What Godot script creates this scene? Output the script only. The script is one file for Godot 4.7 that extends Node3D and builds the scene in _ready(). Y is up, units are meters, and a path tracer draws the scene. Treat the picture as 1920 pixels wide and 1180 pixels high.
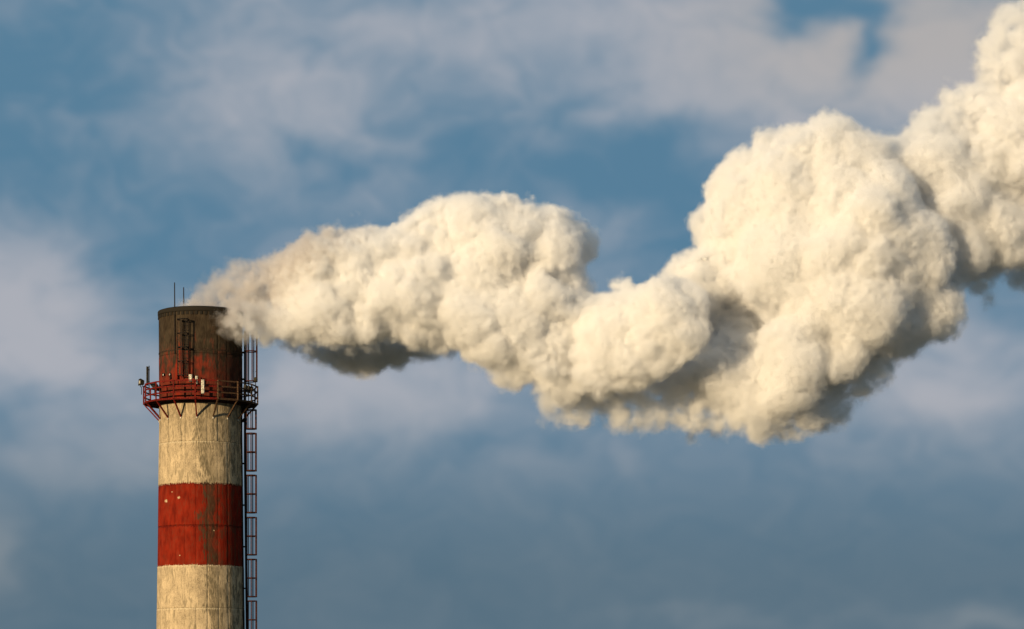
extends Node3D
# One tall striped chimney with a service gallery, and the smoke that the wind carries off to the right.
# Metres, y up. The chimney stands on the ground at x = 0, z = 0; its mouth is 56 m up.

const REACH := 187.1          # from the camera to the chimney's axis
const PER_M := 30.0           # photograph pixels per metre at the chimney
const EYE := Vector3(19.467, 29.7, 187.1)
const TOP := 56.0

var names := {}
var M := {}


# ------------------------------------------------------------------ measures
func at(px: float, py: float, z := 0.0) -> Vector3:
	var k := (REACH - z) / REACH
	return Vector3(EYE.x + (px - 960.0) / PER_M * k, EYE.y + (TOP - EYE.y - (py - 590.0) / PER_M) * k, z)


func height(py: float) -> float:
	return TOP - (py - 590.0) / PER_M


func shaft_radius(y: float) -> float:
	if y > 51.0:
		return 2.575 + (y - 51.0) * 0.007
	if y > 49.0:
		return 2.575
	return 2.575 + (49.0 - y) * 0.0122


# ------------------------------------------------------------------ names and nodes
func numbered(called: String) -> String:
	if not names.has(called):
		names[called] = 0
		return called
	names[called] += 1
	return "%s_%03d" % [called, names[called]]


func tag(o: Node3D, label: String, category := "", group := "", kind := "") -> void:
	if label != "":
		o.set_meta("label", label)
	if category != "":
		o.set_meta("category", category)
	if group != "":
		o.set_meta("group", group)
	if kind != "":
		o.set_meta("kind", kind)


func thing(called: String, label: String, category: String, where := Vector3.ZERO, turn := 0.0, group := "") -> Node3D:
	var o := Node3D.new()
	o.name = numbered(called)
	o.position = where
	o.rotation.y = turn
	add_child(o)
	tag(o, label, category, group)
	return o


func starts() -> SurfaceTool:
	var st := SurfaceTool.new()
	st.begin(Mesh.PRIMITIVE_TRIANGLES)
	return st


func put(called: String, mesh: Mesh, mat: Material, parent: Node) -> MeshInstance3D:
	var o := MeshInstance3D.new()
	o.mesh = mesh
	o.material_override = null
	o.name = called
	for i in mesh.get_surface_count():
		o.set_surface_override_material(i, mat)
	parent.add_child(o, true)
	return o


func build(called: String, st: SurfaceTool, mat: Material, parent: Node) -> MeshInstance3D:
	st.generate_normals()
	return put(called, st.commit(), mat, parent)


# ------------------------------------------------------------------ shapes
func quad(st: SurfaceTool, a: Vector3, b: Vector3, c: Vector3, d: Vector3) -> void:
	for v in [a, b, c, a, c, d]:
		st.add_vertex(v)


func box(st: SurfaceTool, c: Vector3, size: Vector3, turn := Basis.IDENTITY, chamfer := 0.0) -> void:
	# a box whose long edges are chamfered when asked for
	st.set_smooth_group(-1)
	var h := size / 2.0
	var k := minf(chamfer, minf(h.x, h.z) * 0.9)
	var ring: Array[Vector2] = [Vector2(-h.x, -h.z), Vector2(h.x, -h.z), Vector2(h.x, h.z), Vector2(-h.x, h.z)]
	if k > 0.0:
		ring = [Vector2(-h.x + k, -h.z), Vector2(h.x - k, -h.z), Vector2(h.x, -h.z + k), Vector2(h.x, h.z - k), Vector2(h.x - k, h.z), Vector2(-h.x + k, h.z), Vector2(-h.x, h.z - k), Vector2(-h.x, -h.z + k)]
	var n := ring.size()
	for i in n:
		var p := ring[i]
		var q := ring[(i + 1) % n]
		quad(st, c + turn * Vector3(p.x, -h.y, p.y), c + turn * Vector3(q.x, -h.y, q.y), c + turn * Vector3(q.x, h.y, q.y), c + turn * Vector3(p.x, h.y, p.y))
	for i in range(1, n - 1):
		for s in [1.0, -1.0]:
			var a := ring[i if s > 0.0 else i + 1]
			var b := ring[i + 1 if s > 0.0 else i]
			st.add_vertex(c + turn * Vector3(ring[0].x, h.y * s, ring[0].y))
			st.add_vertex(c + turn * Vector3(a.x, h.y * s, a.y))
			st.add_vertex(c + turn * Vector3(b.x, h.y * s, b.y))


func along(a: Vector3, b: Vector3) -> Basis:
	# a basis whose y runs from a to b
	var y := (b - a).normalized()
	var x := y.cross(Vector3.UP if absf(y.y) < 0.95 else Vector3.BACK).normalized()
	return Basis(x, y, x.cross(y).normalized())


func bar(st: SurfaceTool, a: Vector3, b: Vector3, w: float, d := 0.0) -> void:
	box(st, (a + b) / 2.0, Vector3(w, a.distance_to(b), d if d > 0.0 else w), along(a, b))


func tube(st: SurfaceTool, a: Vector3, b: Vector3, r: float, n := 8, r2 := -1.0) -> void:
	var t := along(a, b)
	var e := r2 if r2 >= 0.0 else r
	for i in n:
		var u := TAU * i / n
		var v := TAU * (i + 1) / n
		var du := t * Vector3(cos(u), 0, sin(u))
		var dv := t * Vector3(cos(v), 0, sin(v))
		st.set_smooth_group(1)
		quad(st, a + du * r, a + dv * r, b + dv * e, b + du * e)
		st.set_smooth_group(-1)
		for s in [0, 1]:
			st.add_vertex(a if s == 0 else b)
			st.add_vertex((a + dv * r) if s == 0 else (b + du * e))
			st.add_vertex((a + du * r) if s == 0 else (b + dv * e))


func lathe(st: SurfaceTool, profile: Array, n := 48, t := Transform3D.IDENTITY, smooth := true) -> void:
	# profile: (radius, height) from the bottom up; the axis is y
	st.set_smooth_group(2 if smooth else -1)
	for i in n:
		var u := TAU * i / n
		var v := TAU * (i + 1) / n
		for k in profile.size() - 1:
			var p: Vector2 = profile[k]
			var q: Vector2 = profile[k + 1]
			var a := t * Vector3(sin(u) * p.x, p.y, cos(u) * p.x)
			var b := t * Vector3(sin(v) * p.x, p.y, cos(v) * p.x)
			var c := t * Vector3(sin(v) * q.x, q.y, cos(v) * q.x)
			var d := t * Vector3(sin(u) * q.x, q.y, cos(u) * q.x)
			for w in [a, d, c]:
				st.add_vertex(w)
			for w in [a, c, b]:
				st.add_vertex(w)


func noise(kind: int, size: float, octaves: int, salt: int) -> FastNoiseLite:
	var f := FastNoiseLite.new()
	f.noise_type = kind
	f.seed = salt
	f.frequency = 1.0 / size
	f.fractal_type = FastNoiseLite.FRACTAL_FBM if octaves > 1 else FastNoiseLite.FRACTAL_NONE
	f.fractal_octaves = octaves
	return f


func plain(r: float, g: float, b: float, rough := 0.8, metal := 0.0) -> StandardMaterial3D:
	var m := StandardMaterial3D.new()
	m.albedo_color = Color(r, g, b).linear_to_srgb()
	m.roughness = rough
	m.metallic = metal
	return m


# ------------------------------------------------------------------ sky
func sky_picture() -> ImageTexture:
	# Drifts of thin cloud before a blue evening sky, by direction: x and y are degrees east of north (the way the camera looks) and up.
	var big := noise(FastNoiseLite.TYPE_SIMPLEX_SMOOTH, 5.2, 5, 11)
	big.fractal_gain = 0.52
	var bend := noise(FastNoiseLite.TYPE_SIMPLEX_SMOOTH, 3.0, 3, 5)
	var fine := noise(FastNoiseLite.TYPE_SIMPLEX_SMOOTH, 0.9, 4, 23)
	# banks of cloud (and clear gaps, below zero): east, up, half width, half height, lean, how much
	var banks: Array = [
		[-5.3, 12.3, 2.6, 1.5, -0.12, 0.50], [-4.0, 11.7, 1.3, 0.8, 0.3, 0.20], [-9.2, 7.6, 1.9, 1.5, -0.45, 0.90], [-8.6, 10.4, 1.9, 1.1, 0.1, -0.42], [-8.9, 7.4, 1.3, 0.8, 0.0, 0.25], [-7.4, 7.6, 0.9, 0.9, -0.3, 0.25],
		[-3.1, 6.5, 2.6, 1.15, 0.05, 0.72], [-3.9, 6.7, 1.2, 0.6, 0.0, 0.2], [7.6, 6.55, 2.3, 0.95, 0.06, 0.85], [9.2, 7.1, 1.6, 0.7, 0.1, 0.2],
		[6.5, 12.7, 4.4, 1.6, 0.05, 0.84], [3.2, 13.4, 2.6, 0.9, 0.0, 0.40], [9.0, 12.4, 2.4, 2.2, 0.0, 0.35], [-0.2, 13.3, 2.4, 0.9, 0.15, 0.35],
		[5.75, 13.45, 0.95, 0.36, 0.12, -1.5], [6.8, 13.1, 0.36, 0.7, 0.0, -1.0], [7.0, 12.5, 0.65, 0.38, 0.3, -0.75], [5.2, 13.8, 0.4, 0.3, 0.0, -0.6],
		[2.9, 10.6, 1.8, 1.2, 0.0, -0.5], [-9.4, 12.3, 1.2, 1.6, 0.0, -0.15], [1.2, 10.9, 1.7, 1.0, 0.1, -0.25], [-1.6, 11.2, 1.4, 0.6, -0.1, -0.2],
		[-6.9, 9.6, 1.8, 0.9, 0.2, -0.2], [1.7, 11.85, 0.55, 0.28, 0.1, 0.30], [3.3, 11.95, 0.8, 0.4, 0.2, 0.3], [1.9, 9.35, 0.9, 0.6, 0.0, 0.22], [-2.0, 10.6, 0.9, 0.7, 0.3, 0.2],
		[-8.8, 5.2, 1.3, 0.6, 0.2, 0.25], [-9.9, 3.4, 0.7, 0.9, 0.0, 0.5], [-6.9, 6.0, 0.9, 1.0, 0.0, 0.2], [-7.7, 4.8, 1.2, 0.5, 0.2, 0.2],
		[-8.6, 12.6, 2.4, 1.5, 0.0, -0.28], [2.3, 5.3, 0.5, 0.5, -0.6, 0.22], [0.2, 5.1, 1.2, 0.8, 0.2, 0.12], [9.1, 2.15, 1.1, 0.35, 0.0, 0.45], [4.0, 2.2, 3.0, 0.25, 0.0, 0.2],
		[-0.6, 6.4, 1.4, 0.5, 0.2, 0.3], [0.7, 6.0, 0.7, 0.6, 0.3, 0.2], [-8.6, 13.9, 1.0, 0.5, 0.1, 0.25], [-2.6, 13.3, 0.9, 0.35, -0.3, 0.25], [-1.0, 12.9, 0.8, 0.3, -0.4, 0.2],
	]
	var tall := 2048
	var pic := Image.create(tall / 4, tall / 8, false, Image.FORMAT_RGBF)
	for step in 2:
		var w := pic.get_width()
		var h := pic.get_height()
		var x0 := 0
		var x1 := w
		var y0 := 0
		var y1 := h
		if step == 1:      # the part of the sky that is worth the finest grain
			pic.resize(tall * 2, tall, Image.INTERPOLATE_CUBIC)
			w = tall * 2
			h = tall
			x0 = -int(w * 16.0 / 360.0)
			x1 = -x0
			y0 = int(h * (0.5 - 20.0 / 180.0))
			y1 = int(h * (0.5 - 0.0 / 180.0))
		for j in range(y0, y1):
			var up := 90.0 - (j + 0.5) / h * 180.0
			for i in range(x0, x1):
				var east := wrapf((i + 0.5) / w, -0.5, 0.5) * 360.0
				var around := deg_to_rad(east)
				var rise := deg_to_rad(up)
				var p := Vector3(sin(around) * cos(rise), sin(rise) * 1.5, -cos(around) * cos(rise)) * 57.3
				var q := p + Vector3(bend.get_noise_3dv(p), bend.get_noise_3dv(p + Vector3(40, 7, 9)), 0) * 1.3
				var cover := 0.33 + (0.36 * big.get_noise_3dv(q) + 0.20 * fine.get_noise_3dv(q) + 0.16 * fine.get_noise_3dv(q * 0.42)) * lerpf(0.3, 1.0, smoothstep(3.5, 8.0, up))
				var ex := east + 0.7 * bend.get_noise_3dv(p * 1.5)
				var ey := up + 0.5 * bend.get_noise_3dv(p * 1.5 + Vector3(90, 0, 0))
				if absf(east) < 24.0 and up < 30.0:
					for b in banks:
						var dx: float = (ex - b[0]) / b[2]
						var dy: float = (ey - b[1] - b[4] * (ex - b[0])) / b[3]
						var d: float = dx * dx + dy * dy
						if d < 5.0:
							cover += b[5] * exp(-d * 1.1) * 0.82
				cover = smoothstep(-0.05, 1.25, cover)
				var low := smoothstep(2.2, 7.5, up)
				var blue := Vector3(0.062, 0.126, 0.182).lerp(Vector3(0.086, 0.190, 0.288), low)
				var cloud := Vector3(0.23, 0.26, 0.285).lerp(Vector3(0.365, 0.38, 0.425), smoothstep(3.0, 7.0, up))
				cloud = cloud.lerp(Vector3(0.39, 0.375, 0.375), smoothstep(10.5, 13.0, up) * smoothstep(1.0, 7.0, east))
				var c := blue.lerp(cloud, cover) * 0.90
				pic.set_pixel(posmod(i, w), j, Color(c.x, c.y, c.z))
	return ImageTexture.create_from_image(pic)


# ------------------------------------------------------------------ smoke
var lumps: Array[FastNoiseLite] = []
var billow_at: Array[Vector3] = []
var billow_r: PackedFloat32Array = []
var billow_thick: PackedFloat32Array = []


func smoke_depth(p: Vector3, near: PackedInt32Array) -> Vector2:
	# (signed distance to the smoke's skin, below zero inside; how thick the smoke is there)
	var d := 1e9
	var thick := 0.0
	var share := 0.0
	var size := 1.0
	for i in near:
		var e := p.distance_to(billow_at[i]) - billow_r[i]
		var w := exp(-maxf(e, -3.0) * 1.6)
		thick += billow_thick[i] * w
		size += billow_r[i] * w
		share += w
		var h := maxf(0.9 - absf(d - e), 0.0) / 0.9
		d = minf(d, e) - h * h * 0.225
	thick /= maxf(share, 1e-6)
	size = clampf(size / maxf(share, 1e-6), 0.8, 3.2)
	var n0 := lumps[0].get_noise_3dv(p) + 0.62
	var n1 := lumps[1].get_noise_3dv(p) + 0.62
	var n2 := lumps[2].get_noise_3dv(p)
	var n3 := lumps[3].get_noise_3dv(p) + 0.62
	var rough := clampf(0.85 + 1.1 * lumps[4].get_noise_3dv(p), 0.45, 1.3) * (1.0 - 0.55 * smoothstep(29.0, 41.0, p.x))      # some billows are smooth, some freshly torn
	var base := d
	d += n0 * 0.62 * size * (0.4 + 0.6 * size / 3.2) + rough * (n1 * 0.57 * minf(size, 1.8) + n3 * 0.22 + n2 * 0.30) - SWELL
	d = maxf(d, base - 0.24 - 0.08 * size)
	if thick < 0.9:      # thin smoke is torn into streaks
		thick *= lerpf(clampf(0.55 + 1.7 * n2 + 0.8 * lumps[4].get_noise_3dv(p * 3.0), 0.04, 1.25), 1.0, smoothstep(0.6, 0.9, thick))
	return Vector2(d, thick)


func smoke(billows: Array) -> void:
	for b in billows:
		billow_at.append(at(b[0], b[1], b[3]))
		billow_r.append(b[2] / PER_M * (REACH - b[3]) / REACH)
		billow_thick.append(b[4] if b.size() > 4 else 1.0)
	for k in 5:
		var f := noise(FastNoiseLite.TYPE_SIMPLEX if k in [2, 4] else FastNoiseLite.TYPE_CELLULAR, [3.3, 1.3, 1.1, 0.55, 6.0][k], [1, 1, 3, 1, 2][k], 31 + k)
		f.cellular_distance_function = FastNoiseLite.DISTANCE_EUCLIDEAN
		f.cellular_return_type = FastNoiseLite.RETURN_DISTANCE
		f.domain_warp_enabled = not k in [2, 4]
		f.domain_warp_amplitude = [1.6, 0.7, 0.0, 0.25, 0.0][k]
		f.domain_warp_frequency = [0.25, 0.6, 1.0, 1.4, 1.0][k]
		f.domain_warp_fractal_octaves = 2
		lumps.append(f)
	var plume := thing("smoke_plume", "dense cream-white smoke plume blowing right from the chimney mouth", "smoke", Vector3(0, 0, 0))

	# which billows reach into which cubic metre
	var cells := {}
	for i in billow_at.size():
		var r := billow_r[i] + 2.4
		var lo := Vector3i((billow_at[i] - Vector3.ONE * r).floor())
		var hi := Vector3i((billow_at[i] + Vector3.ONE * r).ceil())
		for x in range(lo.x, hi.x):
			for y in range(lo.y, hi.y):
				for z in range(lo.z, hi.z):
					if (Vector3(x, y, z) + Vector3.ONE * 0.5).distance_to(billow_at[i]) < r + 0.3:
						var key := Vector3i(x, y, z)
						if not cells.has(key):
							cells[key] = PackedInt32Array()
						cells[key].append(i)

	smoke_body(plume, cells)
	smoke_flecks(plume, cells)


func smoke_body(plume: Node3D, cells: Dictionary) -> void:
	# the opaque heart of the plume: surface nets on a half-metre grid, a little inside the skin
	var step := 0.5
	var field := {}
	for key: Vector3i in cells:
		for k in 8:
			var g := key * 2 + Vector3i(k & 1, (k >> 1) & 1, k >> 2)
			var v := smoke_depth(Vector3(g) * step, cells[key])
			field[g] = v.x + CORE_IN + (1.0 - minf(v.y, 1.0)) * 2.5
	var spot := {}
	var points := PackedVector3Array()
	var corner: Array[Vector3i] = []
	for k in 8:
		corner.append(Vector3i(k & 1, (k >> 1) & 1, k >> 2))
	for g: Vector3i in field:
		var sum := Vector3.ZERO
		var n := 0
		for a in 8:
			for bit in [1, 2, 4]:
				if a & bit:
					continue
				var b: int = a | bit
				var va: float = field.get(g + corner[a], 9.0)
				var vb: float = field.get(g + corner[b], 9.0)
				if (va < 0.0) != (vb < 0.0):
					sum += Vector3(corner[a]).lerp(Vector3(corner[b]), va / (va - vb))
					n += 1
		if n > 0:
			spot[g] = points.size()
			points.append((Vector3(g) + sum / n) * step)
	var index := PackedInt32Array()
	for g: Vector3i in field:
		var v: float = field[g]
		for axis in 3:
			var e := Vector3i(1 if axis == 0 else 0, 1 if axis == 1 else 0, 1 if axis == 2 else 0)
			var w: float = field.get(g + e, 9.0)
			if (v < 0.0) == (w < 0.0):
				continue
			var s := Vector3i(e.y, e.z, e.x)
			var t := Vector3i(e.z, e.x, e.y)
			var ring: Array[int] = [spot.get(g - s - t, -1), spot.get(g - t, -1), spot.get(g, -1), spot.get(g - s, -1)]
			if ring.min() < 0:
				continue
			if v < 0.0:
				index.append_array([ring[0], ring[2], ring[1], ring[0], ring[3], ring[2]])
			else:
				index.append_array([ring[0], ring[1], ring[2], ring[0], ring[2], ring[3]])
	var normals := PackedVector3Array()
	normals.resize(points.size())
	for i in range(0, index.size(), 3):
		var n := (points[index[i + 2]] - points[index[i]]).cross(points[index[i + 1]] - points[index[i]])
		for k in 3:
			normals[index[i + k]] += n
	for i in normals.size():
		normals[i] = normals[i].normalized()
	var arrays := []
	arrays.resize(Mesh.ARRAY_MAX)
	arrays[Mesh.ARRAY_VERTEX] = points
	arrays[Mesh.ARRAY_NORMAL] = normals
	arrays[Mesh.ARRAY_INDEX] = index
	var mesh := ArrayMesh.new()
	mesh.add_surface_from_arrays(Mesh.PRIMITIVE_TRIANGLES, arrays)
	put("smoke_body", mesh, M.smoke, plume)
	print("smoke body: %d triangles" % (index.size() / 3))


func fleck_cloud(count: int, rng: RandomNumberGenerator) -> ArrayMesh:
	# a handful of smoke: so many flecks, evenly through a small ball
	var st := starts()
	st.set_smooth_group(-1)
	for i in count:
		var c := Vector3(rng.randfn(), rng.randfn(), rng.randfn()).normalized() * pow(rng.randf(), 0.42) * SPREAD
		var u := Vector3(rng.randfn(), rng.randfn(), rng.randfn()).normalized()
		var v := u.cross(Vector3(rng.randfn(), rng.randfn(), rng.randfn()).normalized()).normalized()
		var s := FLECK * rng.randf_range(0.75, 1.25)
		st.add_vertex(c + u * s)
		st.add_vertex(c + (v * 0.87 - u * 0.5) * s)
		st.add_vertex(c + (-v * 0.87 - u * 0.5) * s)
	st.generate_normals()
	return st.commit()


func smoke_flecks(plume: Node3D, cells: Dictionary) -> void:
	# the outer metre of the plume: fine flecks of condensed steam, as dense as the smoke is there
	var rng := RandomNumberGenerator.new()
	rng.seed = 77
	var turns: Array[Basis] = []
	for i in 64:
		turns.append(Basis(Vector3(rng.randfn(), rng.randfn(), rng.randfn()).normalized(), rng.randf() * TAU).scaled(Vector3.ONE * rng.randf_range(0.85, 1.2)))
	# six thicknesses, from a veil to the full; and the same of the darker, browner smoke that has just left the mouth
	var spots: Array[PackedVector3Array] = []
	for k in 12:
		spots.append(PackedVector3Array())
	var t0 := Time.get_ticks_msec()
	var tried := 0
	var small := 1.0 / GRID
	for key: Vector3i in cells:
		var near: PackedInt32Array = cells[key]
		var mid := smoke_depth(Vector3(key) + Vector3.ONE * 0.5, near)
		if mid.x > 1.5 or mid.x < -SKIN - 1.4 - (1.0 - minf(mid.y, 1.0)) * 3.0:
			continue
		for n in GRID * GRID * GRID:      # one trial in each small cube, so that the smoke is even
			tried += 1
			var p := Vector3(key) + (Vector3(n % GRID, (n / GRID) % GRID, n / (GRID * GRID)) + Vector3(rng.randf(), rng.randf(), rng.randf())) * small
			var f := smoke_depth(p, near)
			if f.x > 0.0 or f.x < -SKIN - (1.0 - minf(f.y, 1.0)) * 2.6:
				continue
			var q := f.y * (0.07 + 0.93 * smoothstep(0.0, -0.60, f.x))
			var young := rng.randf() < 0.92 * (1.0 - smoothstep(1.6, 7.0, p.x + 1.1 * (56.5 - p.y)))
			var level := 5.0 - log(maxf(q, 0.001)) / log(0.62)      # each step down holds 0.62 of the flecks
			var step := clampi(int(floor(level + rng.randf())), 0, 5)
			if level < 0.0 and rng.randf() > q / 0.085:
				continue
			spots[step + (6 if young else 0)].append(p)
	var clouds: Array[ArrayMesh] = []
	for k in 6:
		clouds.append(fleck_cloud(int(FLECKS * pow(0.62, 5.0 - k)), rng))
	var total := 0
	for k in 12:
		if spots[k].is_empty():
			continue
		var many := MultiMesh.new()
		many.transform_format = MultiMesh.TRANSFORM_3D
		many.mesh = clouds[k % 6]
		many.instance_count = spots[k].size()
		for i in spots[k].size():
			many.set_instance_transform(i, Transform3D(turns[i % 64], spots[k][i]))
		var o := MultiMeshInstance3D.new()
		o.name = "browner_smoke" if k > 5 else "smoke_veil" if k < 2 else "thin_smoke" if k < 4 else "smoke_skin"
		o.multimesh = many
		o.material_override = M.browner_smoke if k > 5 else M.smoke
		tag(o, "thin grey-brown smoke just leaving the mouth" if k > 5 else "", "", "", "stuff")
		plume.add_child(o, true)
		total += spots[k].size()
	print("flecks: %d of %d tried, %d ms" % [total, tried, Time.get_ticks_msec() - t0])


# ------------------------------------------------------------------ chimney
const LIFTS := [594.0, 672.0, 752.0, 834.5, 912.5, 990.0, 1064.0, 1143.5, 1222.0, 1302.0]     # joints between the cast rings, as heights in photograph pixels
const PAINT_TOP := 560.0
const PAINT_TALL := 680.0


func shaft_paint() -> Array:
	# limewashed concrete, red bands, soot below the mouth and rain streaks; returns (colour, relief)
	var w := 1280
	var h := 900
	var pic := Image.create(w, h, false, Image.FORMAT_RGB8)
	var relief := Image.create(w, h, false, Image.FORMAT_L8)
	var streak := noise(FastNoiseLite.TYPE_SIMPLEX, 0.42, 3, 3)
	var hair := noise(FastNoiseLite.TYPE_SIMPLEX, 0.11, 2, 4)
	var patch := noise(FastNoiseLite.TYPE_SIMPLEX, 1.0, 5, 6)
	var speck := noise(FastNoiseLite.TYPE_SIMPLEX, 0.10, 3, 8)
	var wander := noise(FastNoiseLite.TYPE_SIMPLEX, 2.4, 2, 9)
	var soot := Vector3(0.032, 0.026, 0.016)
	var grime := Vector3(0.105, 0.085, 0.05)
	var rng := RandomNumberGenerator.new()
	rng.seed = 5
	var tone: PackedFloat32Array = []
	for i in 24 * 12:
		tone.append(rng.randf_range(-0.07, 0.07))
	for j in h:
		var py := PAINT_TOP + (j + 0.5) / h * PAINT_TALL
		var y := height(py)
		var lift := 0
		while lift < LIFTS.size() - 1 and LIFTS[lift] < py:
			lift += 1
		for i in w:
			var th := ((i + 0.5) / w - 0.5) * TAU
			var deg := rad_to_deg(th)
			var s := th * 2.65
			var a := streak.get_noise_2d(s, y * 0.24)
			var b := hair.get_noise_2d(s, y * 0.2)
			var c := patch.get_noise_2d(s, y * 0.8)
			var e := speck.get_noise_2d(s, y * 0.8)
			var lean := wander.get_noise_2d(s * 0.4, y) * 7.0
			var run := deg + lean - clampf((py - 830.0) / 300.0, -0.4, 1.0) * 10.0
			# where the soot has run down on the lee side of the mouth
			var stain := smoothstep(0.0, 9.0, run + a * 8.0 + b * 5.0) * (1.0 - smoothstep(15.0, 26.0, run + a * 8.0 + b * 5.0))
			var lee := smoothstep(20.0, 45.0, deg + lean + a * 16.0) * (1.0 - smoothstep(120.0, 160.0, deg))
			var edge := 2.0 * e + 2.2 * b + 0.9 * c
			var k: Vector3
			var joint := 99.0
			for q in LIFTS:
				joint = minf(joint, absf(py + edge * 0.8 - q - 1.5))
			var white := py + edge > 912.5 and py + edge * 0.8 < 1064.0
			if py < 756.5 or white:
				k = Vector3(0.158, 0.012, 0.0036) * (1.0 + 0.30 * c + 0.22 * a + 0.12 * b)
				if white:
					k = k.lerp(Vector3(0.040, 0.027, 0.014) * (1.0 + 0.4 * b), stain * (0.86 + 0.14 * b))
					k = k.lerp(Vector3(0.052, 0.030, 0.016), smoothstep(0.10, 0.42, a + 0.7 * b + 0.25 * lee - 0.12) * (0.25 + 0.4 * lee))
					k *= 1.0 - 0.25 * maxf(0.0, -a - 0.2)
					k *= 1.0 - 0.45 * (1.0 - smoothstep(0.6, 2.0, joint))
					for chip in [[318.0, 944.0, 2.6], [343.0, 939.0, 2.3], [346.0, 1046.0, 1.2], [408.0, 1000.0, 1.1], [330.0, 928.0, 0.9]]:
						var cx: float = sin(th) * 78.5 + 376.0 - chip[0]
						if cos(th) > 0.0 and cx * cx + (py - chip[1]) * (py - chip[1]) < chip[2] * chip[2] * (1.0 + e * 1.4):
							k = Vector3(0.42, 0.34, 0.20)
				else:
					var dark := 1.0 - smoothstep(655.0, 750.0, py + a * 34.0 + c * 34.0 + b * 16.0)
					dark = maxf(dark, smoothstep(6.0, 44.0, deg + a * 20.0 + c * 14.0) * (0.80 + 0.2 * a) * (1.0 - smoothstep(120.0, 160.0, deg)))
					dark = maxf(dark, 0.42 + 0.5 * maxf(0.0, -c))
					dark *= 1.0 - 0.75 * smoothstep(638.0, 668.0, py + b * 12.0) * exp(-pow((deg + 25.0 + a * 6.0) / 4.0, 2.0))
					k = k.lerp(soot * (1.0 + 0.35 * b + 0.45 * c), clampf(dark, 0.0, 1.0) * 0.97)
			else:
				k = Vector3(0.395, 0.305, 0.187) * (1.03 + 0.42 * c + 0.12 * a + 0.08 * b + 0.34 * e + tone[posmod(int((th + PI) / TAU * 24.0), 24) + 24 * lift])
				var dirt := smoothstep(0.10, 0.55, 0.7 * a + 0.6 * c + 0.35 * b + 0.4 * e) * 0.62
				dirt = maxf(dirt, stain * (0.66 + 0.55 * b + 0.5 * e))
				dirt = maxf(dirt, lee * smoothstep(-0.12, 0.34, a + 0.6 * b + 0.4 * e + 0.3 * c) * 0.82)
				if py < 828.0:
					dirt = maxf(dirt, (1.0 - smoothstep(770.0, 835.0, py + a * 60.0)) * (0.40 + 0.5 * b))
				var foot_no := int(round((deg - 0.6) / 22.5))
				var beside := absf(deg - 0.6 - foot_no * 22.5 + 1.6 * a)
				var reach := 60.0 + 70.0 * absf(sin(foot_no * 2.7))
				if py > 790.0 and py < 905.0:      # rain streaks under the feet of the braces
					dirt = maxf(dirt, (1.0 - smoothstep(0.5, 1.9, beside)) * (1.0 - smoothstep(0.4, 1.0, (py - 790.0) / reach + 0.5 * e)) * (0.75 + 0.6 * b))
				k = k.lerp(grime * (1.0 + 0.3 * e), clampf(dirt, 0.0, 0.93))
				if joint < 3.0 and absf(py - 990.0) > 60.0:      # mortar squeezed out of the joint
					k = k.lerp(Vector3(0.52, 0.43, 0.28), (1.0 - smoothstep(0.8, 2.4, joint)) * clampf(0.55 + 1.2 * e - lee * 0.5, 0.0, 1.0))
				if absf(fposmod((th + PI) / TAU * 24.0 + 0.04 * b, 1.0) - 0.5) > 0.485:
					k *= 0.72 + 0.2 * e
			pic.set_pixel(i, j, Color(clampf(k.x, 0.004, 0.8), clampf(k.y, 0.004, 0.8), clampf(k.z, 0.003, 0.8)).linear_to_srgb())
			var rough := 0.5 + 0.22 * e + 0.16 * b + 0.12 * a
			relief.set_pixel(i, j, Color(rough, rough, rough))
	return [ImageTexture.create_from_image(pic), ImageTexture.create_from_image(relief)]


func ring_mesh(y0: float, y1: float, proud: float, rng: RandomNumberGenerator) -> ArrayMesh:
	# one cast ring: 24 shuttering panels with a fine groove between neighbours, recessed at its joints
	var around: Array[Vector2] = []
	for p in 24:
		var a := (p / 24.0 - 0.5) * TAU
		var out := rng.randf_range(-0.006, 0.006)
		around.append(Vector2(a - 0.0012, -0.006))
		around.append(Vector2(a + 0.0045, out))
		for q in range(1, 6):
			around.append(Vector2(a + TAU / 24.0 * q / 6.0, out + 0.004))
		around.append(Vector2(a + TAU / 24.0 - 0.0045, out))
	around.append(Vector2(PI - 0.0012, -0.006))
	var rows: Array[Vector2] = [Vector2(y0, -0.045), Vector2(y0 + 0.015, -0.004), Vector2(y0 + 0.05, 0.0)]
	for q in range(1, 8):
		rows.append(Vector2(lerpf(y0, y1, q / 8.0), 0.0))
	rows.append_array([Vector2(y1 - 0.05, 0.0), Vector2(y1 - 0.015, -0.004), Vector2(y1, -0.045)])
	var st := starts()
	st.set_smooth_group(1)
	for row in rows:
		for k in around:
			var r := shaft_radius(row.x) + row.y + k.y + proud
			st.set_uv(Vector2(k.x / TAU + 0.5, ((TOP - row.x) * PER_M + 590.0 - PAINT_TOP) / PAINT_TALL))
			st.add_vertex(Vector3(sin(k.x) * r, row.x, cos(k.x) * r))
	var n := around.size()
	for j in rows.size() - 1:
		for i in n - 1:
			var v := j * n + i
			for w in [v, v + n, v + n + 1, v, v + n + 1, v + 1]:
				st.add_index(w)
	st.generate_normals()
	st.generate_tangents()
	return st.commit()


func around_axis(deg: float, r: float, y: float) -> Vector3:
	var a := deg_to_rad(deg)
	return Vector3(sin(a) * r, y, cos(a) * r)


func turned(deg: float) -> Basis:
	# x along the wall, z away from it
	return Basis(Vector3.UP, deg_to_rad(deg))


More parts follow.
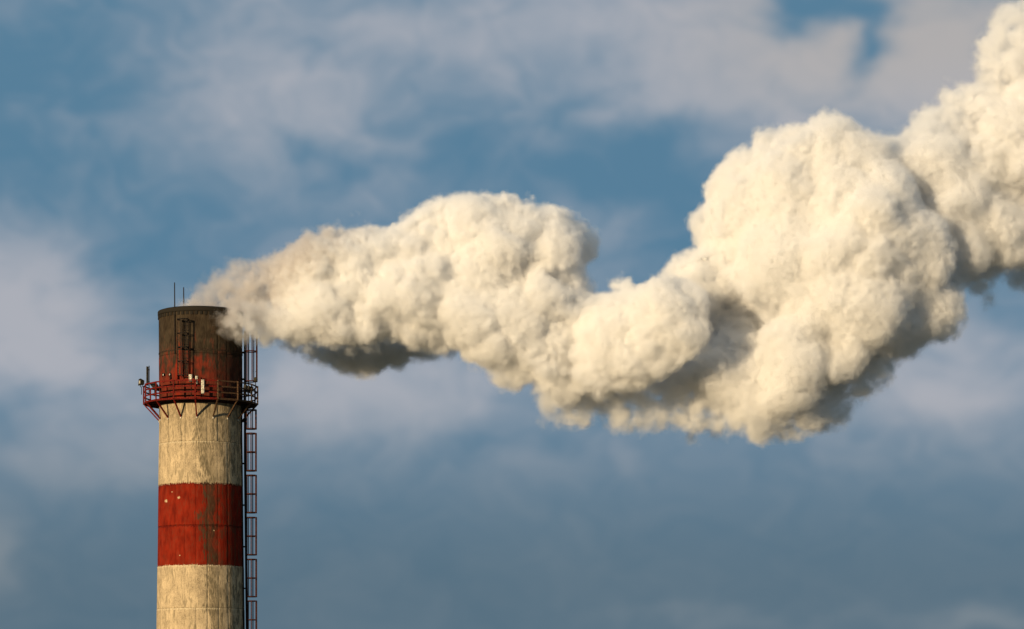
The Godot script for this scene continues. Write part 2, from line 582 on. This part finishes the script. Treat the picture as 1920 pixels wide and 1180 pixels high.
func chimney() -> void:
	var rng := RandomNumberGenerator.new()
	rng.seed = 41
	var c := thing("chimney", "tall round red and cream banded concrete chimney with a soot-blackened mouth", "chimney")
	var paint := shaft_paint()
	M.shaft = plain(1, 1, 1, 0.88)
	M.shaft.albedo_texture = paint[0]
	M.shaft.metallic_specular = 0.18
	M.shaft.heightmap_enabled = true
	M.shaft.heightmap_texture = paint[1]
	M.shaft.heightmap_scale = 1.6
	M.soot = plain(0.017, 0.014, 0.010, 0.9)
	M.soot.metallic_specular = 0.25
	M.flue = plain(0.02, 0.018, 0.016, 0.95)
	for k in LIFTS.size() - 1:
		var red: bool = k < 2 or k == 4 or k == 5
		var y0 := height(LIFTS[k + 1])
		var y1 := height(LIFTS[k])
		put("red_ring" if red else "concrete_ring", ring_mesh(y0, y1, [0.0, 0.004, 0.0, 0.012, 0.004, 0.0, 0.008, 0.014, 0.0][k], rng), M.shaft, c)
	var st := starts()
	var foot := height(LIFTS[-1])
	lathe(st, [Vector2(3.24, 0.0), Vector2(3.24, 0.5), Vector2(3.17, 0.6), Vector2(shaft_radius(30.0), foot - 0.02)], 72)
	build("lower_shaft", st, plain(0.36, 0.29, 0.18, 0.9), c)

	# the mouth: a coping that overhangs a course of corbels
	st = starts()
	lathe(st, [Vector2(2.20, 48.0), Vector2(2.20, 55.60)], 72)
	build("flue_lining", st, M.flue, c)
	st = starts()
	lathe(st, [Vector2(2.56, 55.86), Vector2(2.655, 55.87), Vector2(2.675, 55.90), Vector2(2.672, 56.09), Vector2(2.64, 56.14), Vector2(2.45, 56.20), Vector2(2.24, 56.20), Vector2(2.21, 56.16), Vector2(2.21, 55.58)], 96)
	build("coping", st, M.soot, c)
	st = starts()
	box(st, Vector3(0, 0, 0), Vector3(0.17, 0.20, 0.07), Basis.IDENTITY, 0.012)
	st.generate_normals()
	var corbel := st.commit()
	for k in 57:
		var o := put("corbel_brick", corbel, M.soot, c)
		var deg := k * 360.0 / 57.0
		o.transform = Transform3D(turned(deg), around_axis(deg, 2.625 + rng.randf_range(-0.008, 0.008), 55.755 + rng.randf_range(-0.008, 0.008)))
	st = starts()
	var hoop := 53.5
	lathe(st, [Vector2(2.57, hoop - 0.035), Vector2(2.618, hoop - 0.035), Vector2(2.618, hoop + 0.035), Vector2(2.57, hoop + 0.035)], 72, Transform3D.IDENTITY, false)
	build("tension_band", st, M.old_steel, c)

	gallery(c)
	front_ladder(c)
	side_ladder(c)

	# lightning rods and the pipes on the wall
	for rod in [[327.0, 530.0, 327.8, 663.0, 2.26, 0.048, 0.03], [344.0, 539.0, 344.4, 590.0, -2.35, 0.045, 0.03], [466.3, 535.0, 466.0, 752.0, 0.2, 0.028, 0.012]]:
		st = starts()
		var a := at(rod[2], rod[3], rod[4])
		var b := at(rod[0], rod[1], rod[4])
		var mid := a.lerp(b, 0.55)
		tube(st, a, mid, rod[5], 8)
		tube(st, mid, b, rod[5] * 0.8, 8, rod[6])
		if rod[0] < 340.0:
			for t in [0.1, 0.5, 0.8]:
				var p := a.lerp(at(327.8, 592.0, rod[4]), t)
				var wall := Vector3(p.x, 0, p.z).normalized() * 2.56
				bar(st, p, Vector3(wall.x, p.y, wall.z), 0.05)
		build("lightning_rod", st, M.black_steel, c)
	st = starts()
	var down := 0.0
	for k in 6:
		var y0 := lerpf(at(340.6, 628.0, 2.3).y, at(341.0, 705.0, 2.3).y, k / 6.0)
		var y1 := lerpf(at(340.6, 628.0, 2.3).y, at(341.0, 705.0, 2.3).y, (k + 1) / 6.0)
		tube(st, around_axis(-26.5, 2.65, y0), around_axis(-26.5, 2.65, y1), 0.03, 8)
		bar(st, around_axis(-26.5, 2.57, y1), around_axis(-26.5, 2.68, y1), 0.06)
	build("conduit", st, M.red_steel, c)
	for k in 2:
		st = starts()
		var deg := [80.5, 77.5][k] as float
		tube(st, around_axis(deg, 2.66, 52.6 - k), around_axis(deg, 2.68, 51.0), 0.022, 6)
		tube(st, around_axis(deg, 2.68, 51.0), around_axis(deg, 2.66, 48.6), 0.022, 6)
		tube(st, around_axis(deg, 2.66, 48.6), around_axis(deg, 2.86, 30.0), 0.022, 6)
		build("cable", st, M.black_steel, c)


func gallery(c: Node3D) -> void:
	var floor_y := 50.40
	var r := 3.55
	var st := starts()
	# the ring beam on the wall; floor plates, posts, rails and braces hang on it
	lathe(st, [Vector2(2.56, floor_y - 0.16), Vector2(2.64, floor_y - 0.16), Vector2(2.64, floor_y - 0.02), Vector2(2.56, floor_y - 0.02)], 64, Transform3D.IDENTITY, false)
	var g := build("service_gallery", st, M.rust_steel, c)
	tag(g, "rusty red sixteen-sided walkway with guard rails round the shaft")
	for k in 16:
		var d0 := 0.6 + k * 22.5
		var d1 := d0 + 22.5
		var mid := (d0 + d1) / 2.0
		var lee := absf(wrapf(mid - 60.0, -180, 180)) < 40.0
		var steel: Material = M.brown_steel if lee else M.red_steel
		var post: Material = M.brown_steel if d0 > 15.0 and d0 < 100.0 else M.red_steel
		st = starts()
		var a0 := around_axis(d0, 2.65, floor_y)
		var a1 := around_axis(d1, 2.65, floor_y)
		var b0 := around_axis(d0, r - 0.02, floor_y)
		var b1 := around_axis(d1, r - 0.02, floor_y)
		var t := Vector3(0, 0.035, 0)
		quad(st, a0 + t, a1 + t, b1 + t, b0 + t)
		quad(st, a0, b0, b1, a1)
		quad(st, a0, a0 + t, b0 + t, b0)
		quad(st, a1, b1, b1 + t, a1 + t)
		quad(st, b0, b0 + t, b1 + t, b1)
		quad(st, a0, a1, a1 + t, a0 + t)
		build("floor_plate", st, M.rust_steel, g)
		st = starts()
		bar(st, around_axis(d0, r, floor_y - 0.02) , around_axis(d1, r, floor_y - 0.02), 0.03, 0.11)
		build("toe_board", st, steel, g)
		st = starts()
		bar(st, around_axis(d0, 2.60, floor_y - 0.07), around_axis(d0, r - 0.03, floor_y - 0.05), 0.06, 0.08)
		build("bearer", st, M.rust_steel, g)
		st = starts()
		bar(st, around_axis(d0, r + 0.01, floor_y - 0.05), around_axis(d0, r + 0.01, floor_y + 1.12), 0.085)
		build("rail_post", st, post, g)
		for h in [0.38, 0.74, 1.09]:
			st = starts()
			bar(st, around_axis(d0, r - 0.03, floor_y + h), around_axis(d1, r - 0.03, floor_y + h), 0.035, 0.085)
			build("guard_rail", st, steel, g)
		st = starts()
		bar(st, around_axis(d0, r - 0.06, floor_y - 0.09), around_axis(d0, 2.61, 49.36), 0.08)
		var br := build("brace", st, post if d0 < 100.0 else M.red_steel, g)
		st = starts()
		box(st, around_axis(d0, 2.605, 49.31), Vector3(0.09, 0.12, 0.06), turned(d0), 0.01)
		build("brace_foot", st, M.pale_steel, g)


func hoop_bar(st: SurfaceTool, t: Transform3D, r: float, wide: float, thick: float, from := -140.0, to := 140.0, n := 14) -> void:
	# an open hoop of flat bar, lying level; z points away from the wall
	for i in n:
		var a := deg_to_rad(lerpf(from, to, float(i) / n))
		var b := deg_to_rad(lerpf(from, to, float(i + 1) / n))
		var ring: Array[Vector3] = []
		for q in [[a, r], [b, r], [b, r - thick], [a, r - thick]]:
			ring.append(Vector3(sin(q[0]) * q[1], 0, cos(q[0]) * q[1]))
		var up := Vector3(0, wide / 2.0, 0)
		quad(st, t * (ring[0] - up), t * (ring[1] - up), t * (ring[1] + up), t * (ring[0] + up))
		quad(st, t * (ring[2] - up), t * (ring[3] - up), t * (ring[3] + up), t * (ring[2] + up))
		quad(st, t * (ring[0] + up), t * (ring[1] + up), t * (ring[2] + up), t * (ring[3] + up))
		quad(st, t * (ring[1] - up), t * (ring[0] - up), t * (ring[3] - up), t * (ring[2] - up))


func front_ladder(c: Node3D) -> void:
	var deg := -15.2
	var top := at(354.7, 598.0, 2.6).y
	var low := at(354.7, 710.0, 2.6).y
	var st := starts()
	for s in [-1.0, 1.0]:
		var side := turned(deg) * Vector3(0.165 * s, 0, 0)
		bar(st, around_axis(deg, 2.77, low) + side, around_axis(deg, 2.77, top) + side, 0.045, 0.06)
		for k in 5:
			var y := lerpf(low + 0.2, top - 0.1, k / 4.0)
			bar(st, around_axis(deg, 2.57, y) + side, around_axis(deg, 2.77, y) + side, 0.05)
	var l := build("caged_ladder", st, M.black_steel, c)
	tag(l, "short sooty ladder in a cage on the front of the blackened top")
	st = starts()
	var y := low + 0.1
	while y < top:
		var side := turned(deg) * Vector3(0.165, 0, 0)
		tube(st, around_axis(deg, 2.77, y) - side, around_axis(deg, 2.77, y) + side, 0.016, 6)
		y += 0.29
	var rungs := build("rung", st, M.black_steel, l)
	tag(rungs, "", "", "", "stuff")
	for k in 5:
		st = starts()
		var t := Transform3D(turned(deg), around_axis(deg, 2.77 + 0.28, lerpf(top - 0.08, low + 0.15, k / 4.0)))
		hoop_bar(st, t, 0.37 - 0.012 * k, 0.07 if k in [0, 2] else 0.045, 0.02)
		build("cage_hoop", st, M.black_steel, l)
	for p in [-105.0, -52.0, 0.0, 52.0, 105.0]:
		st = starts()
		var a := deg_to_rad(p)
		var hi := around_axis(deg, 3.05, top - 0.06) + turned(deg) * Vector3(sin(a) * 0.365, 0, cos(a) * 0.365)
		var lo := around_axis(deg, 3.05, low + 0.15) + turned(deg) * Vector3(sin(a) * 0.31, 0, cos(a) * 0.31)
		bar(st, lo, hi, 0.04, 0.02)
		build("cage_strap", st, M.black_steel if p > -80.0 else M.brown_steel, l)


func side_ladder(c: Node3D) -> void:
	var deg := 87.0
	var st := starts()
	for s in [-1.0, 1.0]:
		var side := turned(deg) * Vector3(0.2 * s, 0, 0)
		bar(st, around_axis(deg, 2.79, height(622.0)) + side, around_axis(deg, 2.79, 47.0) + side, 0.09, 0.05)
		bar(st, around_axis(deg, 2.79, 47.0) + side, around_axis(deg, 2.98, 30.0) + side, 0.09, 0.05)
	var l := build("caged_ladder", st, M.black_steel, c)
	tag(l, "long ladder in rust-brown cage sections up the shaded right flank")
	st = starts()
	for k in 70:
		var y := 31.0 + k * 0.33
		var r := 2.79 + maxf(0.0, 47.0 - y) * 0.0112
		var side := turned(deg) * Vector3(0.2, 0, 0)
		tube(st, around_axis(deg, r, y) - side, around_axis(deg, r, y) + side, 0.015, 6)
	tag(build("rung", st, M.black_steel, l), "", "", "", "stuff")
	for py in [632.0, 662.0, 712.0, 791.0, 870.0, 948.0, 1026.0, 1104.0, 1182.0]:
		st = starts()
		var y := height(py)
		for s in [-1.0, 1.0]:
			var side := turned(deg) * Vector3(0.2 * s, 0, 0)
			bar(st, around_axis(deg, 2.54, y) + side, around_axis(deg, 2.82, y) + side, 0.07)
		build("stand_off", st, M.black_steel, l)
	var sections: Array = [[604.0, 717.0], [769.0, 806.0], [813.0, 884.5], [891.5, 963.0], [970.5, 1042.0], [1049.0, 1120.5], [1127.0, 1199.0], [1206.0, 1278.0]]
	for k in sections.size():
		var y1 := height(sections[k][0])
		var y0 := height(sections[k][1])
		st = starts()
		var upper := k == 0
		var rad := 0.40 if upper else 0.375
		var out := 3.15 + maxf(0.0, 47.0 - y0) * 0.002
		for h in ([0.0, 0.5, 1.0] if k > 1 else [0.0, 1.0]):
			hoop_bar(st, Transform3D(turned(deg), around_axis(deg, out, lerpf(y0 + 0.03, y1 - 0.03, h))), rad, 0.065, 0.025, -150, 150)
		if upper:
			hoop_bar(st, Transform3D(turned(deg), around_axis(deg, out, height(660.0))), rad, 0.065, 0.025, -150, 150)
		var sec := build("cage_section", st, M.rust_steel, l)
		for p in ([-125.0, -80.0, -30.0, 30.0, 80.0, 125.0] if not upper else [-118.0, -70.0, -20.0, 20.0, 70.0, 118.0]):
			var a := deg_to_rad(p)
			var off := turned(deg) * Vector3(sin(a) * rad, 0, cos(a) * rad)
			st = starts()
			bar(st, around_axis(deg, out, y0) + off, around_axis(deg, out, y1) + off, 0.062 if not upper else 0.07, 0.035)
			build("cage_strap", st, M.rust_steel, l)


# ------------------------------------------------------------------ what is fixed to the gallery
func panel_antenna(label: String, where: Vector3, deg: float, size: Vector3, tilt: float, mat: Material, pole: float, group := "") -> void:
	var o := thing("panel_antenna", label, "antenna", where, deg_to_rad(deg), group)
	var lean := Basis(Vector3.RIGHT, tilt)
	var st := starts()
	box(st, Vector3.ZERO, size, lean, size.z * 0.3)
	build("radome", st, mat, o)
	st = starts()
	box(st, lean * Vector3(0, -size.y / 2.0 - 0.015, 0), Vector3(size.x * 0.8, 0.03, size.z * 0.8), lean)
	build("end_cap", st, M.black_steel, o)
	st = starts()
	tube(st, Vector3(0, -size.y / 2.0 - pole, -size.z / 2.0 - 0.09), Vector3(0, size.y / 2.0 + 0.04, -size.z / 2.0 - 0.09), 0.028, 8)
	build("mast", st, M.black_steel, o)
	for s in [-0.32, 0.32]:
		st = starts()
		box(st, lean * Vector3(0, size.y * s, -size.z / 2.0 - 0.05), Vector3(0.09, 0.06, 0.11), lean)
		build("clamp", st, M.black_steel, o)


func floodlight(label: String, where: Vector3, deg: float, tilt: float, size: Vector3, stem: float) -> void:
	var o := thing("floodlight", label, "floodlight", where, deg_to_rad(deg))
	var lean := Basis(Vector3.RIGHT, tilt)
	var st := starts()
	st.set_smooth_group(-1)
	# a housing that narrows to the back
	var f := size / 2.0
	var b := f * 0.62
	var front: Array[Vector3] = [Vector3(-f.x, -f.y, f.z), Vector3(f.x, -f.y, f.z), Vector3(f.x, f.y, f.z), Vector3(-f.x, f.y, f.z)]
	var back: Array[Vector3] = [Vector3(-b.x, -b.y, -f.z), Vector3(b.x, -b.y, -f.z), Vector3(b.x, b.y, -f.z), Vector3(-b.x, b.y, -f.z)]
	for i in 4:
		var k := (i + 1) % 4
		quad(st, lean * front[i], lean * front[k], lean * back[k], lean * back[i])
	quad(st, lean * back[0], lean * back[1], lean * back[2], lean * back[3])
	build("housing", st, M.grey_paint, o)
	st = starts()
	box(st, lean * Vector3(0, 0, f.z - 0.02), Vector3(size.x * 0.5, size.y * 0.42, 0.05), lean)
	build("reflector", st, M.pale_steel, o)
	st = starts()
	for s in [-1.0, 1.0]:
		bar(st, Vector3(s * (f.x + 0.015), 0, 0), Vector3(s * (f.x + 0.015), -f.y - 0.06, 0), 0.02, 0.03)
	bar(st, Vector3(-f.x - 0.02, -f.y - 0.06, 0), Vector3(f.x + 0.02, -f.y - 0.06, 0), 0.03, 0.02)
	tube(st, Vector3(0, -f.y - 0.06, 0), Vector3(0, -f.y - stem, 0), 0.022, 8)
	build("yoke", st, M.black_steel, o)


func dish(label: String, where: Vector3, towards: Vector3, r: float) -> void:
	var o := thing("dish_antenna", label, "antenna", where)
	var t := along(Vector3.ZERO, towards)
	var st := starts()
	var bowl: Array = []
	for k in 9:
		bowl.append(Vector2(r * k / 8.0, r * 0.62 * pow(k / 8.0, 2.0) - r * 0.62))
	bowl.append(Vector2(r * 1.03, 0.0))
	bowl.append(Vector2(r * 1.03, 0.04))
	bowl.append(Vector2(r * 0.97, 0.04))
	for k in range(8, -1, -1):
		bowl.append(Vector2(r * 0.96 * k / 8.0, r * 0.6 * pow(k / 8.0, 2.0) - r * 0.58))
	lathe(st, bowl, 32, Transform3D(t, Vector3.ZERO))
	build("reflector", st, M.grey_paint, o)
	st = starts()
	tube(st, t * Vector3(0, -r * 0.5, 0), t * Vector3(0, r * 0.15, 0), 0.022, 8)
	tube(st, t * Vector3(0, r * 0.1, 0), t * Vector3(0, r * 0.28, 0), 0.06, 10)
	build("feed_horn", st, M.pale_steel, o)
	st = starts()
	tube(st, t * Vector3(0, -r * 0.6, 0), t * Vector3(0, -r * 0.6, 0) + Vector3(-0.14, -0.1, 0), 0.035, 8)
	tube(st, t * Vector3(0, -r * 0.6, 0) + Vector3(-0.14, -0.75, 0), t * Vector3(0, -r * 0.6, 0) + Vector3(-0.14, 0.15, 0), 0.035, 8)
	build("mount", st, M.black_steel, o)


func fittings() -> void:
	panel_antenna("long white panel antenna on the front guard rail of the gallery", at(380.0, 725.0, 3.66), 0.0, Vector3(0.20, 0.84, 0.11), 0.0, M.white_paint, 0.1)
	panel_antenna("short upright white box antenna at the foot of the front ladder", at(357.0, 709.0, 3.0), -10.0, Vector3(0.21, 0.42, 0.13), 0.0, M.white_paint, 0.9)
	panel_antenna("tilted narrow white antenna between the ladder foot and the front rail", at(368.2, 712.5, 3.1), 25.0, Vector3(0.16, 0.48, 0.12), 0.12, M.white_paint, 0.9)
	panel_antenna("tall dark panel antenna standing above the left end of the gallery", at(276.0, 705.0, 0.9), -120.0, Vector3(0.17, 1.15, 0.09), 0.0, M.grey_paint, 0.5)
	floodlight("square grey floodlight at the far left corner of the gallery", at(265.0, 717.5, 0.35), -62.0, -0.1, Vector3(0.36, 0.42, 0.28), 0.55)
	floodlight("small grey lamp on the left rail, nearer the left edge of the shaft", at(307.0, 703.5, 2.5), -30.0, -0.1, Vector3(0.15, 0.22, 0.16), 0.4)
	floodlight("small grey lamp on the left rail, nearer the front ladder", at(319.0, 703.0, 2.9), -30.0, -0.1, Vector3(0.15, 0.22, 0.16), 0.4)
	dish("dark dish antenna inside the left end of the gallery rail", at(290.0, 725.5, 1.2), Vector3(-0.62, -0.66, -0.25), 0.36)
	# the right end
	var o := thing("beacon_lamp", "dark round lamp with a whip aerial on the right end of the gallery", "lamp", at(479.0, 712.0, 0.5))
	var st := starts()
	lathe(st, [Vector2(0.0, -0.13), Vector2(0.08, -0.13), Vector2(0.10, -0.06), Vector2(0.13, -0.02), Vector2(0.13, 0.04), Vector2(0.10, 0.11), Vector2(0.03, 0.15), Vector2(0.0, 0.15)], 20)
	build("lamp_body", st, M.grey_paint, o)
	st = starts()
	tube(st, Vector3(0.04, 0.12, 0), Vector3(0.05, 0.56, 0), 0.02, 6)
	bar(st, Vector3(-0.02, 0.50, 0), Vector3(0.10, 0.50, 0), 0.03)
	build("aerial", st, M.black_steel, o)
	st = starts()
	tube(st, Vector3(0, -0.13, 0), Vector3(0, -0.5, 0), 0.025, 8)
	build("stem", st, M.black_steel, o)
	for k in 3:
		var spot: Array = [[459.0, 728.0, 1.1], [464.8, 730.0, 1.0], [470.6, 731.5, 0.9]][k]
		var u := thing("equipment_box", ["dark tilted equipment box on the right gallery rail, closest to the shaft", "middle one of three dark tilted equipment boxes on the right gallery rail", "dark tilted equipment box on the right gallery rail, farthest from the shaft"][k], "equipment box", at(spot[0], spot[1], spot[2]), deg_to_rad(40.0), "equipment boxes on the right gallery rail")
		var lean := Basis(Vector3.BACK, -0.22)
		st = starts()
		box(st, Vector3.ZERO, Vector3(0.15, 0.40, 0.22), lean, 0.03)
		build("case", st, M.grey_paint, u)
		st = starts()
		for q in 5:
			box(st, lean * Vector3(0.0, -0.16 + q * 0.08, 0.115), Vector3(0.12, 0.02, 0.02), lean)
		build("cooling_fin", st, M.black_steel, u)
		st = starts()
		bar(st, lean * Vector3(0, -0.18, 0), Vector3(0.02, -0.42, 0.0), 0.03)
		bar(st, Vector3(-0.1, -0.36, 0), Vector3(0.14, -0.36, 0), 0.035)
		build("bracket", st, M.black_steel, u)


func steels() -> void:
	var blotch := Image.create(128, 128, false, Image.FORMAT_RGB8)
	var n := noise(FastNoiseLite.TYPE_SIMPLEX, 22.0, 4, 71)
	for j in 128:
		for i in 128:
			var v := clampf(0.78 + 0.5 * n.get_noise_2d(i, j), 0.35, 1.0)
			blotch.set_pixel(i, j, Color(v, v, v))
	var spots := ImageTexture.create_from_image(blotch)
	M.red_steel = plain(0.165, 0.012, 0.0065, 0.75)
	M.brown_steel = plain(0.105, 0.058, 0.030, 0.75)
	M.rust_steel = plain(0.072, 0.023, 0.013, 0.8)
	M.old_steel = plain(0.05, 0.032, 0.02, 0.75)
	M.black_steel = plain(0.028, 0.021, 0.016, 0.7)
	M.pale_steel = plain(0.62, 0.56, 0.44, 0.5)
	M.grey_paint = plain(0.06, 0.054, 0.04, 0.55)
	M.white_paint = plain(0.72, 0.66, 0.52, 0.5)
	for k in M:
		if k != "smoke":
			M[k].albedo_texture = spots
			M[k].metallic_specular = 0.5 if k == "pale_steel" else 0.2
			M[k].uv1_triplanar = true
			M[k].uv1_scale = Vector3.ONE * 1.7


const CORE_IN := 0.7
const SWELL := 0.36
const SKIN := 0.85
const FLECKS := 1350
const FLECK := 0.0062
const GRID := 5
const SPREAD := 0.20


func _ready() -> void:
	var cam := Camera3D.new()
	cam.name = "camera"
	cam.projection = Camera3D.PROJECTION_FRUSTUM
	cam.near = 10.0
	cam.far = 30000.0
	cam.size = 2.1022
	cam.frustum_offset = Vector2(0.0, 1.4056)
	cam.position = EYE
	add_child(cam)
	cam.current = true

	var env := Environment.new()
	env.background_mode = Environment.BG_SKY
	env.tonemap_mode = Environment.TONE_MAPPER_LINEAR
	env.tonemap_exposure = 1.24
	env.sdfgi_enabled = true
	env.ssao_enabled = true
	env.ssil_enabled = true
	var air := PanoramaSkyMaterial.new()
	air.panorama = sky_picture()
	env.sky = Sky.new()
	env.sky.sky_material = air
	var we := WorldEnvironment.new()
	we.name = "world_environment"
	we.environment = env
	add_child(we)

	var sun := DirectionalLight3D.new()
	sun.name = "sun"
	sun.light_energy = 1.6
	sun.light_color = Color(1.0, 0.77, 0.47).linear_to_srgb()
	sun.light_angular_distance = 0.5
	sun.shadow_enabled = true
	sun.rotation_degrees = Vector3(-8.0, -37.0, 0.0)      # low, behind the camera's left shoulder
	add_child(sun)

	steels()
	M.smoke = plain(0.965, 0.96, 0.95, 1.0)
	M.smoke.specular_mode = BaseMaterial3D.SPECULAR_DISABLED
	M.smoke.backlight_enabled = true
	M.smoke.backlight = Color(1.3, 1.3, 1.3).linear_to_srgb()
	M.browner_smoke = M.smoke.duplicate()
	M.browner_smoke.albedo_color = Color(0.62, 0.56, 0.51).linear_to_srgb()  # same smoke material with a darker, browner colour, used near the mouth

	var ground := MeshInstance3D.new()
	ground.name = "ground"
	var sheet := PlaneMesh.new()
	sheet.size = Vector2(16000, 16000)
	ground.mesh = sheet
	var soil := NoiseTexture2D.new()
	soil.noise = noise(FastNoiseLite.TYPE_SIMPLEX, 60.0, 5, 91)
	soil.seamless = true
	var ramp := Gradient.new()
	ramp.colors = PackedColorArray([Color(0.055, 0.06, 0.03).linear_to_srgb(), Color(0.12, 0.10, 0.06).linear_to_srgb()])
	soil.color_ramp = ramp
	M.ground = plain(1, 1, 1, 0.95)
	M.ground.albedo_texture = soil
	M.ground.uv1_scale = Vector3(160, 160, 1)
	ground.set_surface_override_material(0, M.ground)
	tag(ground, "flat dry grassy ground round the foot of the chimney", "", "", "structure")
	add_child(ground)

	chimney()
	fittings()
	smoke([
		[376, 612, 52, 0, .6], [366, 582, 16, 0, .4], [390, 570, 28, 0, .32], [414, 550, 35, 0, .30], [425, 574, 46, 0.3, .36], [446, 602, 40, 2.2, .42], [436, 526, 34, -0.5, .32], [475, 550, 60, 0, .42],
		[474, 596, 45, 1.5, .6], [505, 612, 36, 1.2, .8], [530, 540, 68, 0, .7], [545, 598, 50, 0.8, .9], [590, 518, 80, 0], [605, 578, 70, 0.5], [650, 505, 84, 0], [665, 575, 76, 0.5],
		[705, 495, 82, -0.5], [725, 565, 80, 0.5], [775, 485, 82, 0], [795, 555, 88, 1], [850, 465, 88, -0.5], [870, 555, 102, 0.5], [905, 445, 82, 0], [940, 470, 96, 0.5],
		[930, 590, 94, 1], [1000, 478, 92, 0], [1000, 590, 86, 1], [985, 665, 48, 0.5], [1048, 448, 54, -1], [1088, 458, 40, -2, .7], [1040, 560, 50, 0], [905, 640, 40, 1],
		[1010, 655, 72, 1], [1070, 635, 66, 0.5], [1062, 712, 52, 0, .7], [1100, 735, 45, -1.5, .5], [1085, 560, 40, -1.5, .5],
		[1150, 615, 82, 2.5], [1230, 608, 92, 3.5], [1270, 608, 64, 3.8], [1200, 655, 72, 3], [1130, 685, 58, 2], [1210, 685, 40, 3],
		[1150, 738, 50, -2.2, .45], [1220, 745, 48, -2.2, .45], [1290, 745, 46, -2.2, .45], [1350, 745, 52, -1.8, .5], [1055, 752, 32, -3, .4], [1100, 700, 60, -2, .7], [1180, 690, 60, -2.2, .8], [1270, 700, 60, -2.2, .7], [1330, 660, 70, -3.0, .8],
		[1320, 520, 70, -1], [1390, 420, 96, -1], [1460, 368, 116, 0], [1440, 300, 58, -1], [1540, 328, 108, 0], [1575, 268, 54, 0], [1622, 325, 80, 0], [1500, 475, 136, 0.5],
		[1620, 450, 138, 1.5], [1700, 500, 92, 1.5], [1600, 560, 128, 1], [1660, 605, 78, 0.5], [1722, 575, 74, 0], [1330, 600, 68, -3], [1420, 580, 78, -3],
		[1400, 690, 78, 0], [1480, 675, 96, 1], [1560, 655, 78, 0.5], [1440, 755, 62, -0.5, .7], [1500, 765, 54, -1.0, .6], [1540, 768, 42, -1.5, .5], [1350, 695, 58, 0.5], [1580, 695, 46, -1, .7],
		[1690, 310, 60, -1.5, .4], [1760, 268, 66, -2.2, .4], [1790, 350, 104, -1.8, .6], [1760, 430, 70, -1.2, .7], [1830, 220, 80, -3, .5], [1880, 300, 112, -3, .7], [1860, 430, 84, -2.2, .7], [1830, 500, 48, -2.5, .5],
		[1905, 130, 84, -4, .4], [1900, 72, 60, -4.5, .35], [1930, 430, 76, -3, .7], [1950, 250, 130, -4, .7], [1960, 120, 92, -5, .5], [2030, 60, 110, -5, .6], [1920, 515, 40, -6, .6], [1850, 565, 16, -4, .25], [2060, 180, 120, -7, .6],
		[550, 645, 24, -4, .6], [600, 652, 30, -4.5, .8], [645, 658, 34, -5], [690, 663, 38, -5.5], [735, 648, 42, -5.5], [790, 645, 34, -5, .8], [840, 652, 26, -4.5, .7], [690, 635, 45, -5.5],
		[1030, 762, 34, -1.5, .36], [1090, 772, 34, -1.8, .33], [1160, 778, 36, -2, .33], [1230, 780, 34, -2, .33], [1300, 783, 32, -2, .30], [1370, 785, 36, -1.5, .36], [1430, 798, 32, -1.5, .36],
		[1490, 800, 28, -1.5, .33], [1560, 745, 40, -1.5, .36], [1605, 712, 42, -1.2, .36], [1645, 680, 40, -1, .36], [1700, 640, 36, -0.6, .36], [1765, 612, 38, -0.5, .36], [1738, 262, 42, -1.2, .34], [1700, 300, 50, -0.3, .6],
		[1740, 320, 76, -0.6, .8], [1775, 400, 78, -0.6, .9], [1795, 470, 58, -0.8, .8], [960, 700, 40, -0.5, .36], [1288, 822, 20, -5, .4], [1340, 806, 16, -5, .3],
	])
